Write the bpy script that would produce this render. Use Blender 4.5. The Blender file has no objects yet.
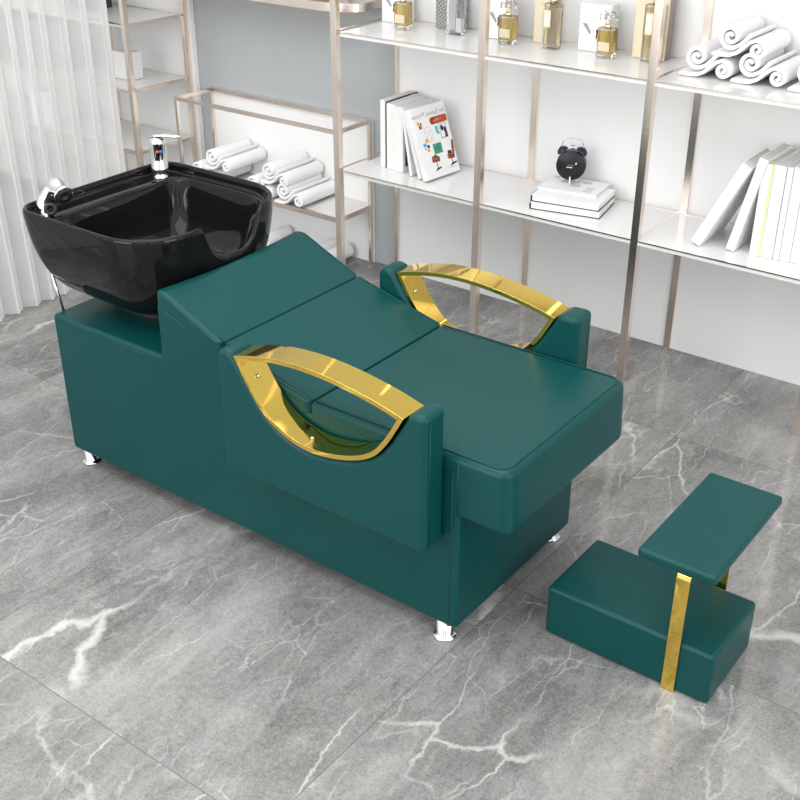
import bpy, bmesh, math, random
from mathutils import Vector, Matrix
random.seed(7)
PI = math.pi
COL = bpy.context.scene.collection

# ------------------------------------------------------------------ materials
MATS = {}
def mat(name, base, rough=0.5, metal=0.0, spec=0.5, trans=0.0, ior=1.45, coat=0.0, coat_rough=0.05, sheen=0.0):
    if name in MATS: return MATS[name]
    m = bpy.data.materials.new(name); m.use_nodes = True
    b = m.node_tree.nodes['Principled BSDF']
    b.inputs['Base Color'].default_value = (*base, 1)
    b.inputs['Roughness'].default_value = rough
    b.inputs['Metallic'].default_value = metal
    b.inputs['Specular IOR Level'].default_value = spec
    b.inputs['Transmission Weight'].default_value = trans
    b.inputs['IOR'].default_value = ior
    b.inputs['Coat Weight'].default_value = coat
    b.inputs['Coat Roughness'].default_value = coat_rough
    b.inputs['Sheen Weight'].default_value = sheen
    MATS[name] = m
    return m
def node(nt, t, **kw):
    n = nt.nodes.new(t)
    for k, v in kw.items():
        if k.startswith('i_'): n.inputs[k[2:].replace('_', ' ')].default_value = v
        else: setattr(n, k, v)
    return n
def math_n(nt, op, a, b=None, c=None):
    n = nt.nodes.new('ShaderNodeMath'); n.operation = op
    for i, v in enumerate((a, b, c)):
        if v is None: continue
        if isinstance(v, (int, float)): n.inputs[i].default_value = v
        else: nt.links.new(v, n.inputs[i])
    return n.outputs[0]
def ramp(nt, src, stops, interp='LINEAR'):
    r = nt.nodes.new('ShaderNodeValToRGB'); r.color_ramp.interpolation = interp
    e = r.color_ramp.elements
    while len(e) < len(stops): e.new(0.5)
    for el, (p, c) in zip(e, stops):
        el.position = p; el.color = (c, c, c, 1) if isinstance(c, (int, float)) else (*c, 1)
    nt.links.new(src, r.inputs[0])
    return r.outputs[0]

def leather():
    m = mat('green_leather', (0.002, 0.053, 0.052), 0.36, spec=0.15)
    nt = m.node_tree; b = nt.nodes['Principled BSDF']
    tc = node(nt, 'ShaderNodeTexCoord')
    v = node(nt, 'ShaderNodeTexVoronoi', feature='F1'); v.inputs['Scale'].default_value = 420
    nt.links.new(tc.outputs['Object'], v.inputs['Vector'])
    n2 = node(nt, 'ShaderNodeTexNoise'); n2.inputs['Scale'].default_value = 3; n2.inputs['Detail'].default_value = 2
    nt.links.new(tc.outputs['Object'], n2.inputs['Vector'])
    h = math_n(nt, 'ADD', math_n(nt, 'MULTIPLY', v.outputs['Distance'], 0.25), math_n(nt, 'MULTIPLY', n2.outputs['Fac'], 2.0))
    bp = node(nt, 'ShaderNodeBump'); bp.inputs['Strength'].default_value = 0.25; bp.inputs['Distance'].default_value = 0.004
    nt.links.new(h, bp.inputs['Height']); nt.links.new(bp.outputs[0], b.inputs['Normal'])
    b.inputs['Coat Weight'].default_value = 0.18; b.inputs['Coat Roughness'].default_value = 0.28
    return m
LEATHER = leather()
PIPING = mat('leather_seam', (0.003, 0.052, 0.049), 0.4, spec=0.25)
GOLD = mat('polished_gold', (0.90, 0.62, 0.13), 0.05, metal=1.0)
ROSE = mat('rose_gold_metal', (0.90, 0.79, 0.71), 0.24, metal=1.0)
CHROME = mat('chrome', (0.70, 0.71, 0.72), 0.05, metal=1.0)
CERAMIC = mat('black_glazed_ceramic', (0.006, 0.006, 0.006), 0.04, spec=0.30)
RUBBER = mat('black_rubber', (0.015, 0.015, 0.015), 0.5)
DARKBASE = mat('dark_brown_gasket', (0.03, 0.018, 0.015), 0.45)
WALLGREY = mat('grey_wall_paint', (0.42, 0.44, 0.45), 0.6, spec=0.3)
WALLWHITE = mat('white_wall_paint', (0.78, 0.78, 0.77), 0.6, spec=0.3)
PANEL = mat('white_lacquer_panel', (0.86, 0.86, 0.855), 0.45, spec=0.3)
SHELFW = mat('white_glass_shelf', (0.74, 0.74, 0.735), 0.08, spec=0.6)
TOWEL = mat('white_terry_cloth', (0.87, 0.87, 0.87), 0.95, spec=0.1, sheen=0.3)
PAPER = mat('white_paper', (0.82, 0.82, 0.815), 0.5, spec=0.3)
PAGES = mat('page_edges', (0.66, 0.66, 0.65), 0.8, spec=0.1)
BLACKP = mat('black_print', (0.02, 0.02, 0.022), 0.5)
GLASS = mat('clear_glass', (1, 1, 1), 0.02, trans=1.0, ior=1.45)
def towel_bump():
    nt = TOWEL.node_tree; b = nt.nodes['Principled BSDF']
    tc = node(nt, 'ShaderNodeTexCoord'); n = node(nt, 'ShaderNodeTexNoise'); n.inputs['Scale'].default_value = 260
    nt.links.new(tc.outputs['Object'], n.inputs['Vector'])
    bp = node(nt, 'ShaderNodeBump'); bp.inputs['Strength'].default_value = 0.5; bp.inputs['Distance'].default_value = 0.003
    nt.links.new(n.outputs['Fac'], bp.inputs['Height']); nt.links.new(bp.outputs[0], b.inputs['Normal'])
towel_bump()
def flat(name, c, rough=0.5): return mat(name, c, rough, spec=0.3)

def floor_mat():
    m = mat('grey_marble_tile', (0.35, 0.35, 0.34), 0.12, spec=0.5)
    nt = m.node_tree; L = nt.links; b = nt.nodes['Principled BSDF']
    tc = node(nt, 'ShaderNodeTexCoord'); sx = node(nt, 'ShaderNodeSeparateXYZ'); L.new(tc.outputs['Object'], sx.inputs[0])
    T = 0.935
    u = math_n(nt, 'DIVIDE', math_n(nt, 'ADD', sx.outputs[0], 1.130 + 20 * T), T)
    v = math_n(nt, 'DIVIDE', math_n(nt, 'ADD', sx.outputs[1], -1.992 + 20 * T), T)
    iu = math_n(nt, 'FLOOR', u); iv = math_n(nt, 'FLOOR', v)
    fu = math_n(nt, 'FRACT', u); fv = math_n(nt, 'FRACT', v)
    # joint mask
    def edge(f): return math_n(nt, 'MINIMUM', f, math_n(nt, 'SUBTRACT', 1.0, f))
    e = math_n(nt, 'MINIMUM', edge(fu), edge(fv))
    joint = math_n(nt, 'LESS_THAN', e, 0.0013)
    # a different slab of stone in every tile
    cmb = node(nt, 'ShaderNodeCombineXYZ'); L.new(iu, cmb.inputs[0]); L.new(iv, cmb.inputs[1])
    wn = node(nt, 'ShaderNodeTexWhiteNoise', noise_dimensions='3D'); L.new(cmb.outputs[0], wn.inputs['Vector'])
    off = node(nt, 'ShaderNodeVectorMath', operation='SCALE'); off.inputs['Scale'].default_value = 17.0
    L.new(wn.outputs['Color'], off.inputs[0])
    pos = node(nt, 'ShaderNodeVectorMath', operation='ADD'); L.new(tc.outputs['Object'], pos.inputs[0]); L.new(off.outputs[0], pos.inputs[1])
    P = pos.outputs[0]
    def noise(scale, detail=5, rough=0.6, dist=0.0, src=P, color=False):
        n = node(nt, 'ShaderNodeTexNoise'); n.inputs['Scale'].default_value = scale; n.inputs['Detail'].default_value = detail
        n.inputs['Roughness'].default_value = rough; n.inputs['Distortion'].default_value = dist
        L.new(src, n.inputs['Vector']); return n.outputs['Color' if color else 'Fac']
    def warp(scale, amt, detail=4):
        c = noise(scale, detail, 0.6, 0, color=True)
        s = node(nt, 'ShaderNodeVectorMath', operation='SUBTRACT'); s.inputs[1].default_value = (0.5, 0.5, 0.5); L.new(c, s.inputs[0])
        k = node(nt, 'ShaderNodeVectorMath', operation='SCALE'); k.inputs['Scale'].default_value = amt; L.new(s.outputs[0], k.inputs[0])
        a = node(nt, 'ShaderNodeVectorMath', operation='ADD'); L.new(P, a.inputs[0]); L.new(k.outputs[0], a.inputs[1]); return a.outputs[0]
    def stretch(src, rot, sc):
        mp = node(nt, 'ShaderNodeMapping'); mp.inputs['Rotation'].default_value = (0, 0, rot); mp.inputs['Scale'].default_value = sc
        L.new(src, mp.inputs['Vector']); return mp.outputs[0]
    def veins(src, scale, width):
        vo = node(nt, 'ShaderNodeTexVoronoi', feature='DISTANCE_TO_EDGE'); vo.inputs['Scale'].default_value = scale
        L.new(src, vo.inputs['Vector']); return ramp(nt, vo.outputs['Distance'], [(0.0, 1.0), (width * .35, 0.75), (width, 0.0)])
    w1 = warp(3.0, 0.26, 6); w2 = warp(5.0, 0.10, 6)
    big = veins(stretch(w1, 0.5, (1.0, .55, 1)), 1.5, 0.022)
    mid = veins(stretch(w2, -0.6, (1.0, .38, 1)), 4.2, 0.016)
    fine = veins(stretch(w2, 0.9, (1.0, .32, 1)), 9.0, 0.026)
    mb = ramp(nt, noise(1.7, 2), [(0.50, 0.0), (0.62, 1.0)])
    mm = ramp(nt, noise(2.6, 3, src=w1), [(0.47, 0.0), (0.60, 1.0)])
    mf = ramp(nt, noise(4.1, 3, src=w2), [(0.50, 0.0), (0.62, 1.0)])
    V = math_n(nt, 'ADD', math_n(nt, 'MULTIPLY', big, math_n(nt, 'MULTIPLY', mb, 0.75)),
               math_n(nt, 'ADD', math_n(nt, 'MULTIPLY', mid, math_n(nt, 'MULTIPLY', mm, 0.55)), math_n(nt, 'MULTIPLY', fine, math_n(nt, 'MULTIPLY', mf, 0.32))))
    w3 = warp(9.0, 0.05, 6)
    crack = veins(stretch(w3, 0.35, (1.0, .30, 1)), 6.5, 0.008); crack2 = veins(stretch(w3, 1.25, (1.0, .34, 1)), 7.5, 0.008)
    mc = ramp(nt, noise(3.0, 3), [(0.46, 0.0), (0.60, 1.0)]); mc2 = ramp(nt, noise(2.4, 3, src=w1), [(0.50, 0.0), (0.64, 1.0)])
    V = math_n(nt, 'ADD', V, math_n(nt, 'ADD', math_n(nt, 'MULTIPLY', crack, math_n(nt, 'MULTIPLY', mc, 0.50)), math_n(nt, 'MULTIPLY', crack2, math_n(nt, 'MULTIPLY', mc2, 0.50))))
    V = math_n(nt, 'MINIMUM', V, 1.0)
    # cloudy body with speckle
    cloud = noise(2.2, 8, 0.62, 0.6)
    streak = noise(5.0, 9, 0.7, 0.4, src=stretch(w2, 0.7, (1, .35, 1)))
    speck = noise(70, 5, 0.85)
    fleck = math_n(nt, 'MULTIPLY', ramp(nt, noise(34, 5, 0.8, 0.5, src=stretch(P, 0.6, (1, .5, 1))), [(0.60, 0.0), (0.70, 1.0)]), ramp(nt, noise(3.3, 4), [(0.45, 0.0), (0.62, 1.0)]))
    V = math_n(nt, 'MINIMUM', math_n(nt, 'ADD', V, math_n(nt, 'MULTIPLY', fleck, 0.35)), 1.0)
    g = math_n(nt, 'ADD', math_n(nt, 'MULTIPLY', cloud, 0.34), math_n(nt, 'ADD', math_n(nt, 'MULTIPLY', streak, 0.38), math_n(nt, 'MULTIPLY', speck, 0.28)))
    grain = math_n(nt, 'SUBTRACT', noise(190, 3, 0.7), 0.5); streak2 = math_n(nt, 'SUBTRACT', noise(14, 8, 0.75, 0.3, src=stretch(w2, 0.5, (1, .25, 1))), 0.5)
    g = math_n(nt, 'ADD', g, math_n(nt, 'ADD', math_n(nt, 'MULTIPLY', grain, 0.30), math_n(nt, 'MULTIPLY', streak2, 0.30)))
    g = math_n(nt, 'ADD', g, math_n(nt, 'MULTIPLY', math_n(nt, 'SUBTRACT', wn.outputs['Value'], 0.5), 0.03))
    basec = node(nt, 'ShaderNodeValToRGB'); el = basec.color_ramp.elements
    el[0].position = 0.38; el[0].color = (0.125, 0.124, 0.120, 1); el[1].position = 0.63; el[1].color = (0.345, 0.344, 0.334, 1)
    L.new(g, basec.inputs[0])
    mx = node(nt, 'ShaderNodeMixRGB'); L.new(V, mx.inputs[0]); L.new(basec.outputs[0], mx.inputs[1]); mx.inputs[2].default_value = (0.60, 0.60, 0.585, 1)
    mj = node(nt, 'ShaderNodeMixRGB'); L.new(joint, mj.inputs[0]); L.new(mx.outputs[0], mj.inputs[1]); mj.inputs[2].default_value = (0.13, 0.13, 0.125, 1)
    L.new(mj.outputs[0], b.inputs['Base Color'])
    return m
FLOOR = floor_mat()

def curtain_mat():
    m = bpy.data.materials.new('sheer_white_voile'); m.use_nodes = True; nt = m.node_tree; nt.nodes.clear(); L = nt.links
    out = node(nt, 'ShaderNodeOutputMaterial'); d = node(nt, 'ShaderNodeBsdfDiffuse'); d.inputs[0].default_value = (0.90, 0.90, 0.895, 1)
    t = node(nt, 'ShaderNodeBsdfTranslucent'); t.inputs[0].default_value = (0.90, 0.90, 0.895, 1)
    tr = node(nt, 'ShaderNodeBsdfTransparent'); m1 = node(nt, 'ShaderNodeMixShader'); m2 = node(nt, 'ShaderNodeMixShader')
    m1.inputs[0].default_value = 0.45; L.new(d.outputs[0], m1.inputs[1]); L.new(t.outputs[0], m1.inputs[2])
    lw = node(nt, 'ShaderNodeLayerWeight'); lw.inputs['Blend'].default_value = 0.45
    f = math_n(nt, 'MULTIPLY_ADD', lw.outputs['Facing'], 0.45, 0.66)
    f = math_n(nt, 'MINIMUM', f, 1.0)
    L.new(f, m2.inputs[0]); L.new(tr.outputs[0], m2.inputs[1]); L.new(m1.outputs[0], m2.inputs[2]); L.new(m2.outputs[0], out.inputs[0])
    return m
CURTAIN = curtain_mat()

def mesh_print_mat():   # silver box printed with a fine dark diamond pattern
    m = mat('silver_pattern_card', (0.4, 0.4, 0.4), 0.35, metal=0.3)
    nt = m.node_tree; b = nt.nodes['Principled BSDF']; tc = node(nt, 'ShaderNodeTexCoord')
    mp = node(nt, 'ShaderNodeMapping'); mp.inputs['Rotation'].default_value = (0, PI / 4, PI / 5); nt.links.new(tc.outputs['Object'], mp.inputs[0])
    ck = node(nt, 'ShaderNodeTexChecker'); ck.inputs['Scale'].default_value = 190
    ck.inputs[1].default_value = (0.52, 0.52, 0.52, 1); ck.inputs[2].default_value = (0.10, 0.10, 0.10, 1)
    nt.links.new(mp.outputs[0], ck.inputs[0]); nt.links.new(ck.outputs[0], b.inputs['Base Color'])
    return m
PATTERN = mesh_print_mat()

# ------------------------------------------------------------------ mesh helpers
def link(name, bm, m, parent=None, smooth=True, bevel=0, segs=3, angle=35, loc=None, rot=None):
    me = bpy.data.meshes.new(name); bmesh.ops.recalc_face_normals(bm, faces=bm.faces[:]); bm.to_mesh(me); bm.free()
    o = bpy.data.objects.new(name, me); COL.objects.link(o)
    me.materials.append(m)
    if parent: o.parent = parent
    if loc: o.location = loc
    if rot: o.rotation_euler = rot
    if bevel:
        md = o.modifiers.new('bevel', 'BEVEL'); md.width = bevel; md.segments = segs; md.limit_method = 'ANGLE'
        md.angle_limit = math.radians(angle); md.miter_outer = 'MITER_ARC'; md.use_clamp_overlap = True
        md.harden_normals = False
        wn = o.modifiers.new('weighted', 'WEIGHTED_NORMAL'); wn.keep_sharp = False
    if smooth:
        for p in me.polygons: p.use_smooth = True
    return o
def add_box(bm, c, s, rz=0.0, ry=0.0, rx=0.0):
    M = Matrix.Translation(c) @ Matrix.Rotation(rz, 4, 'Z') @ Matrix.Rotation(ry, 4, 'Y') @ Matrix.Rotation(rx, 4, 'X') @ Matrix.Diagonal((*s, 1))
    bmesh.ops.create_cube(bm, size=1, matrix=M)
def box(name, lo, hi, m, parent=None, bevel=0, segs=2, smooth=None):
    bm = bmesh.new(); add_box(bm, [(a + b) / 2 for a, b in zip(lo, hi)], [b - a for a, b in zip(lo, hi)])
    return link(name, bm, m, parent, smooth=bool(bevel) if smooth is None else smooth, bevel=bevel, segs=segs)
def add_prism(bm, pts, y0, y1, ysegs=1, warp=None):
    """closed polygon in XZ extruded along Y"""
    rows = []
    for k in range(ysegs + 1):
        y = y0 + (y1 - y0) * k / ysegs
        rows.append([bm.verts.new(warp(x, y, z) if warp else (x, y, z)) for x, z in pts])
    n = len(pts)
    for a, b in zip(rows, rows[1:]):
        for i in range(n): bm.faces.new((a[i], a[(i + 1) % n], b[(i + 1) % n], b[i]))
    bm.faces.new(rows[0]); bm.faces.new(rows[-1])
def add_tube(bm, path, r, seg=8, closed=False):
    P = [Vector(p) for p in path]; n = len(P); rings = []
    up = None
    for i, p in enumerate(P):
        a = P[i - 1] if (i > 0 or closed) else p; b = P[(i + 1) % n] if (i < n - 1 or closed) else p
        t = (b - a).normalized()
        if up is None:
            up = Vector((0, 0, 1)) if abs(t.z) < .9 else Vector((1, 0, 0))
        s = t.cross(up).normalized(); up = s.cross(t).normalized()
        rr = r[i] if isinstance(r, (list, tuple)) else r
        rings.append([bm.verts.new(p + (s * math.cos(2 * PI * k / seg) + up * math.sin(2 * PI * k / seg)) * rr) for k in range(seg)])
    m = n if closed else n - 1
    for i in range(m):
        A = rings[i]; B = rings[(i + 1) % n]
        for k in range(seg): bm.faces.new((A[k], A[(k + 1) % seg], B[(k + 1) % seg], B[k]))
    if not closed: bm.faces.new(rings[0]); bm.faces.new(rings[-1])
def add_lathe(bm, prof, seg=32, M=Matrix.Identity(4)):
    rings = []
    for r, z in prof:
        if r < 1e-6: rings.append([bm.verts.new(M @ Vector((0, 0, z)))])
        else: rings.append([bm.verts.new(M @ Vector((r * math.cos(2 * PI * k / seg), r * math.sin(2 * PI * k / seg), z))) for k in range(seg)])
    for A, B in zip(rings, rings[1:]):
        for k in range(seg):
            k2 = (k + 1) % seg
            if len(A) == 1 and len(B) == 1: continue
            if len(A) == 1: bm.faces.new((A[0], B[k], B[k2]))
            elif len(B) == 1: bm.faces.new((A[k], A[k2], B[0]))
            else: bm.faces.new((A[k], A[k2], B[k2], B[k]))
    if len(rings[0]) > 1: bm.faces.new(rings[0])
    if len(rings[-1]) > 1: bm.faces.new(rings[-1])
def catmull(pts, n=6, closed=False):
    out = []; N = len(pts)
    rng = range(N) if closed else range(N - 1)
    for i in rng:
        g = (lambda k: pts[k % N]) if closed else (lambda k: pts[max(0, min(N - 1, k))])
        p0, p1, p2, p3 = g(i - 1), g(i), g(i + 1), g(i + 2)
        for s in range(n):
            t = s / n
            out.append(tuple(0.5 * ((2 * b) + (-a + c) * t + (2 * a - 5 * b + 4 * c - d) * t * t + (-a + 3 * b - 3 * c + d) * t ** 3) for a, b, c, d in zip(p0, p1, p2, p3)))
    if not closed: out.append(tuple(pts[-1]))
    return out
def thing(name, label, cat, loc=(0, 0, 0), rz=0.0, group=None):
    o = bpy.data.objects.new(name, None); COL.objects.link(o); o.location = loc; o.rotation_euler = (0, 0, rz)
    o.empty_display_size = 0.05
    return tag(o, label, cat, group)
def tag(o, label, cat, group=None):
    o['label'] = label; o['category'] = cat
    if group: o['group'] = group
    return o
def struct(o): o['kind'] = 'structure'; return o
def dup(root, loc=None, rz=None, label=None):
    r = root.copy(); COL.objects.link(r)
    if loc is not None: r.location = loc
    if rz is not None: r.rotation_euler = (0, 0, rz)
    if label: r['label'] = label
    for ch in list(root.children):
        c = ch.copy(); COL.objects.link(c); c.parent = r
        for g in list(ch.children):
            d = g.copy(); COL.objects.link(d); d.parent = c
    return r

# ------------------------------------------------------------------ setting
WY = 3.505
struct(box('floor', (-6.2, -2.5, -0.05), (2.5, WY, 0.0), FLOOR))
struct(box('wall_back', (-6.2, WY, -0.05), (2.5, WY + 0.1, 2.8), WALLGREY))
struct(box('wall_left', (-6.3, -2.5, -0.05), (-6.2, WY, 2.8), WALLWHITE))

# ------------------------------------------------------------------ shampoo chair
Y0, Y1 = 1.747, 2.294
YC = (Y0 + Y1) / 2
chair = thing('shampoo_chair', 'long green leather salon shampoo lounge with golden curved armrests on chrome feet', 'chair', (-1.7, YC, 0))
CAM_SCALE, CAM_SCALE_DZ = 0.9845, 0.028      # lounge and basin scaled about the camera: the factor and its height offset
def in_lounge(p):
    while p is not None:
        if p.name in ('shampoo_chair', 'shampoo_basin'): return True
        p = p.parent
    return False
def cp(name, bm, m=LEATHER, parent=chair, unscaled=False, **k):
    o = link(name, bm, m, None, **k)
    o.parent = parent
    if in_lounge(parent) and not unscaled: o.data.transform(Matrix.Translation((0, 0, CAM_SCALE_DZ)) @ Matrix.Scale(CAM_SCALE, 4))
    # geometry is written in world coordinates: shift it to the parent's frame
    base = Vector((0, 0, 0)); p = parent
    while p is not None: base += p.location; p = p.parent
    o.data.transform(Matrix.Translation(-base))
    return o
def dip(x, y, z):
    k = max(0.0, min(1.0, (-1.95 - x) / 0.13)) if z > 0.5 else 0
    return (x, y, z - 0.012 * k * (1 - ((y - YC) / (Y1 - YC)) ** 2))
bm = bmesh.new()
ZB = 0.020
add_prism(bm, [(-2.541, ZB), (-1.146, ZB), (-1.146, 0.47), (-1.56, 0.462), (-1.86, 0.532), (-2.092, 0.618), (-2.094, 0.463), (-2.541, 0.463)], Y0, Y1)
base = cp('base', bm, bevel=0.012, segs=4)
def slab(name, pts, th, y0=Y0 - 0.001, y1=Y1 + 0.001, bev=0.014, tail=None, **k):
    top = pts or []; bot = [(x, z - th) for x, z in reversed(top)]
    bm = bmesh.new(); add_prism(bm, (tail or top + bot), y0, y1, ysegs=12, warp=dip)
    o = cp(name, bm, bevel=bev, segs=4, **k)
    md = o.modifiers['bevel']; md.limit_method = 'WEIGHT'; at = o.data.attributes.new('bevel_weight_edge', 'FLOAT', 'EDGE')
    xs = [v.co.x for v in o.data.vertices]; x0, x1 = min(xs), max(xs); V = o.data.vertices
    from_face = {}
    for p in o.data.polygons:
        for ek in p.edge_keys: from_face.setdefault(ek, []).append(p.normal.copy())
    for e in o.data.edges:
        n_ = from_face[e.key]; a, b = V[e.vertices[0]].co, V[e.vertices[1]].co
        if len(n_) < 2 or n_[0].dot(n_[1]) > 0.82: continue
        mx_ = (a.x + b.x) / 2; across = abs(a.x - b.x) < 0.004 and abs(a.y - b.y) > 0.01
        low_ = any(q.z < -0.5 for q in n_) and (a.x + b.x) / 2 < -1.13 * CAM_SCALE - o.parent.location.x
        up = abs(a.z - b.z) > 0.01 and abs(a.x - b.x) < 0.02
        at.data[e.index].value = 0.05 if (up and mx_ < -1.10 * CAM_SCALE - o.parent.location.x and o.name == 'seat') else 0.12 if low_ else 0.2 if across and any(abs(mx_ - j) < 0.008 for j in joints(o)) else (1.0 if up else 0.62)
    return o
def joints(o):
    P = o.parent.location.x; return [x * CAM_SCALE - P for x in (-1.862, -1.859, -1.576, -1.573)]
slab('headrest', [(-2.094, 0.652), (-2.055, 0.652), (-1.862, 0.568)], 0.05, bev=0.022)
slab('backrest', [(-1.859, 0.567), (-1.576, 0.4985)], 0.045, bev=0.02)
seat = slab('seat', None, 0, tail=[(-1.573, 0.4975), (-1.023, 0.503), (-1.014, 0.340), (-1.150, 0.340), (-1.150, 0.46), (-1.57, 0.455)], bev=0.030)
# seams: raised piping that follows the cushion edges
def piping(pts, parent=chair, r=0.0022):
    bm = bmesh.new(); add_tube(bm, pts, r, 8); return cp('piping', bm, PIPING, parent)
def on_top(x):
    P = [(-2.094, 0.652), (-2.055, 0.652), (-1.862, 0.568), (-1.576, 0.4985), (-1.026, 0.503)]
    for (a, za), (b, zb) in zip(P, P[1:]):
        if a <= x <= b: return za + (zb - za) * (x - a) / (b - a)
    return P[-1][1]
for s, y in ((1, Y0), (-1, Y1)):
    for x0, x1, nm in ((-2.07, -1.866, 'h'), (-1.856, -1.58, 'b')):
        par = {'h': 'headrest', 'b': 'backrest'}[nm]
        par = [c for c in chair.children if c.name == par][0]
        path = [dip(x0 + (x1 - x0) * k / 10, y + s * 0.011, on_top(x0 + (x1 - x0) * k / 10) + 0.0002) for k in range(11)]
        b_ = bmesh.new(); add_tube(b_, path, 0.0019, 6); cp('piping', b_, PIPING, par)
rr_ = 0.030; xa_, ya_, yb2 = -1.037, Y0 + 0.011, Y1 - 0.011
path = [(-1.568, ya_)] + [(xa_ - rr_ + rr_ * math.sin(PI / 2 * k / 6), ya_ + rr_ - rr_ * math.cos(PI / 2 * k / 6)) for k in range(7)]
path += [(x, Y0 + Y1 - y) for x, y in reversed(path)]
b_ = bmesh.new(); add_tube(b_, [(x, y, on_top(x) + 0.0003) for x, y in path], 0.0020, 6); cp('piping', b_, PIPING, seat)
b_ = bmesh.new(); add_tube(b_, [(-1.1505, Y0 - 0.0006, 0.345), (-1.1505, Y0 - 0.0006, 0.487)], 0.0018, 6); cp('piping', b_, PIPING, seat)
b_ = bmesh.new(); add_tube(b_, [(-1.1655, Y0 + 0.0005, ZB + .012), (-1.1655, Y0 + 0.0005, 0.46)], 0.0016, 6); cp('piping', b_, PIPING, base)
b_ = bmesh.new(); add_tube(b_, [(-2.515, Y0 + 0.0005, 0.447), (-2.105, Y0 + 0.0005, 0.447)], 0.0020, 6); cp('piping', b_, PIPING, base)

# armrests: pad with a scooped top, gold lens-shaped frame bedded in it
LOW = [(-1.738, 0.604), (-1.698, 0.535), (-1.649, 0.473), (-1.605, 0.445), (-1.56, 0.429), (-1.515, 0.423), (-1.47, 0.426), (-1.42, 0.436), (-1.373, 0.452), (-1.338, 0.470), (-1.310, 0.493), (-1.284, 0.527), (-1.264, 0.560), (-1.240, 0.604)]
UPP = [(-1.240, 0.604), (-1.29, 0.617), (-1.351, 0.628), (-1.42, 0.637), (-1.48, 0.641), (-1.537, 0.641), (-1.59, 0.637), (-1.636, 0.630), (-1.69, 0.618)]
def offset_in(loop, d):
    c = Vector((-1.49, 0.54)); out = []; n = len(loop)
    for i in range(n):
        p = Vector(loop[i]); a = Vector(loop[i - 1]); b = Vector(loop[(i + 1) % n])
        t1 = (p - a).normalized(); t2 = (b - p).normalized()
        n1 = Vector((-t1.y, t1.x)); n2 = Vector((-t2.y, t2.x)); nn = (n1 + n2)
        nn = nn / max(0.35, nn.length) ; k = d / max(0.30, nn.dot(n1))
        out.append(tuple(p + nn * min(k, d * 3.0)))
    return out
def make_arm(y0, y1, sgn, ext=0.0):
    # y0 outer (towards the camera for the near arm)
    outer = [(-1.800, 0.268), (-1.800, 0.600), (-1.770, 0.612), (-1.748, 0.604)]
    outer += [(x, z - 0.004) for x, z in LOW[1:-1]] + [(-1.238, 0.600), (-1.228, 0.620), (-1.185 + ext, 0.622), (-1.185 + ext, 0.268)]
    bm = bmesh.new(); add_prism(bm, outer, y0, y1)
    arm = cp('armrest', bm, bevel=0.020, segs=5, angle=38)
    lo_ = catmull(LOW, 3); up_ = catmull(UPP + [LOW[0]], 3)
    loop = lo_ + up_[1:-1]
    inner = offset_in(loop, 0.0115)
    bm = bmesh.new(); ya, yb = y0 - 0.003 * sgn, y1 - 0.006 * sgn
    V = [[bm.verts.new((x, y, z)) for x, z in lp] for y in (ya, yb) for lp in (loop, inner)]
    n = len(loop)
    for i in range(n):
        j = (i + 1) % n
        bm.faces.new((V[0][i], V[0][j], V[1][j], V[1][i])); bm.faces.new((V[2][i], V[3][i], V[3][j], V[2][j]))
        bm.faces.new((V[0][i], V[2][i], V[2][j], V[0][j])); bm.faces.new((V[1][i], V[1][j], V[3][j], V[3][i]))
    fr = cp('armrest_frame', bm, GOLD, arm, bevel=0.0012, segs=2, angle=30)
    for (x, z, nx, nz) in ((-1.692, 0.552, .85, .52), (-1.53, 0.4375, .15, .98)):
        bm = bmesh.new(); add_lathe(bm, [(0.0055, 0), (0.0055, 0.0015), (0.004, 0.0035), (0.0012, 0.0042), (0.0, 0.0035)], 16,
                  Matrix.Translation((x, (y0 + y1) / 2 - .008, z)) @ Vector((nx, 0, nz)).to_track_quat('Z', 'Y').to_matrix().to_4x4())
        cp('screw', bm, CHROME, arm)
    # piping round the outer edge of the front end of the pad
    bm = bmesh.new(); add_tube(bm, [(-1.1848 + ext, y0 + sgn * 0.019, 0.29), (-1.1848 + ext, y0 + sgn * 0.019, 0.600)], 0.0016, 6); cp('piping', bm, PIPING, arm)
    return arm
make_arm(1.668, 1.7465, 1)
make_arm(2.374, 2.2945, -1, 0.014)
for x, y in ((-1.172, 1.741), (-2.462, 1.750), (-1.174, 2.236), (-2.462, 2.236)):
    bm = bmesh.new(); add_lathe(bm, [(0.024, 0.0), (0.029, 0.002), (0.029, 0.006), (0.022, 0.009), (0.020, 0.011), (0.020, 0.0515)], 28, Matrix.Translation((x, y, 0)))
    cp('foot', bm, CHROME, unscaled=True)

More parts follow.
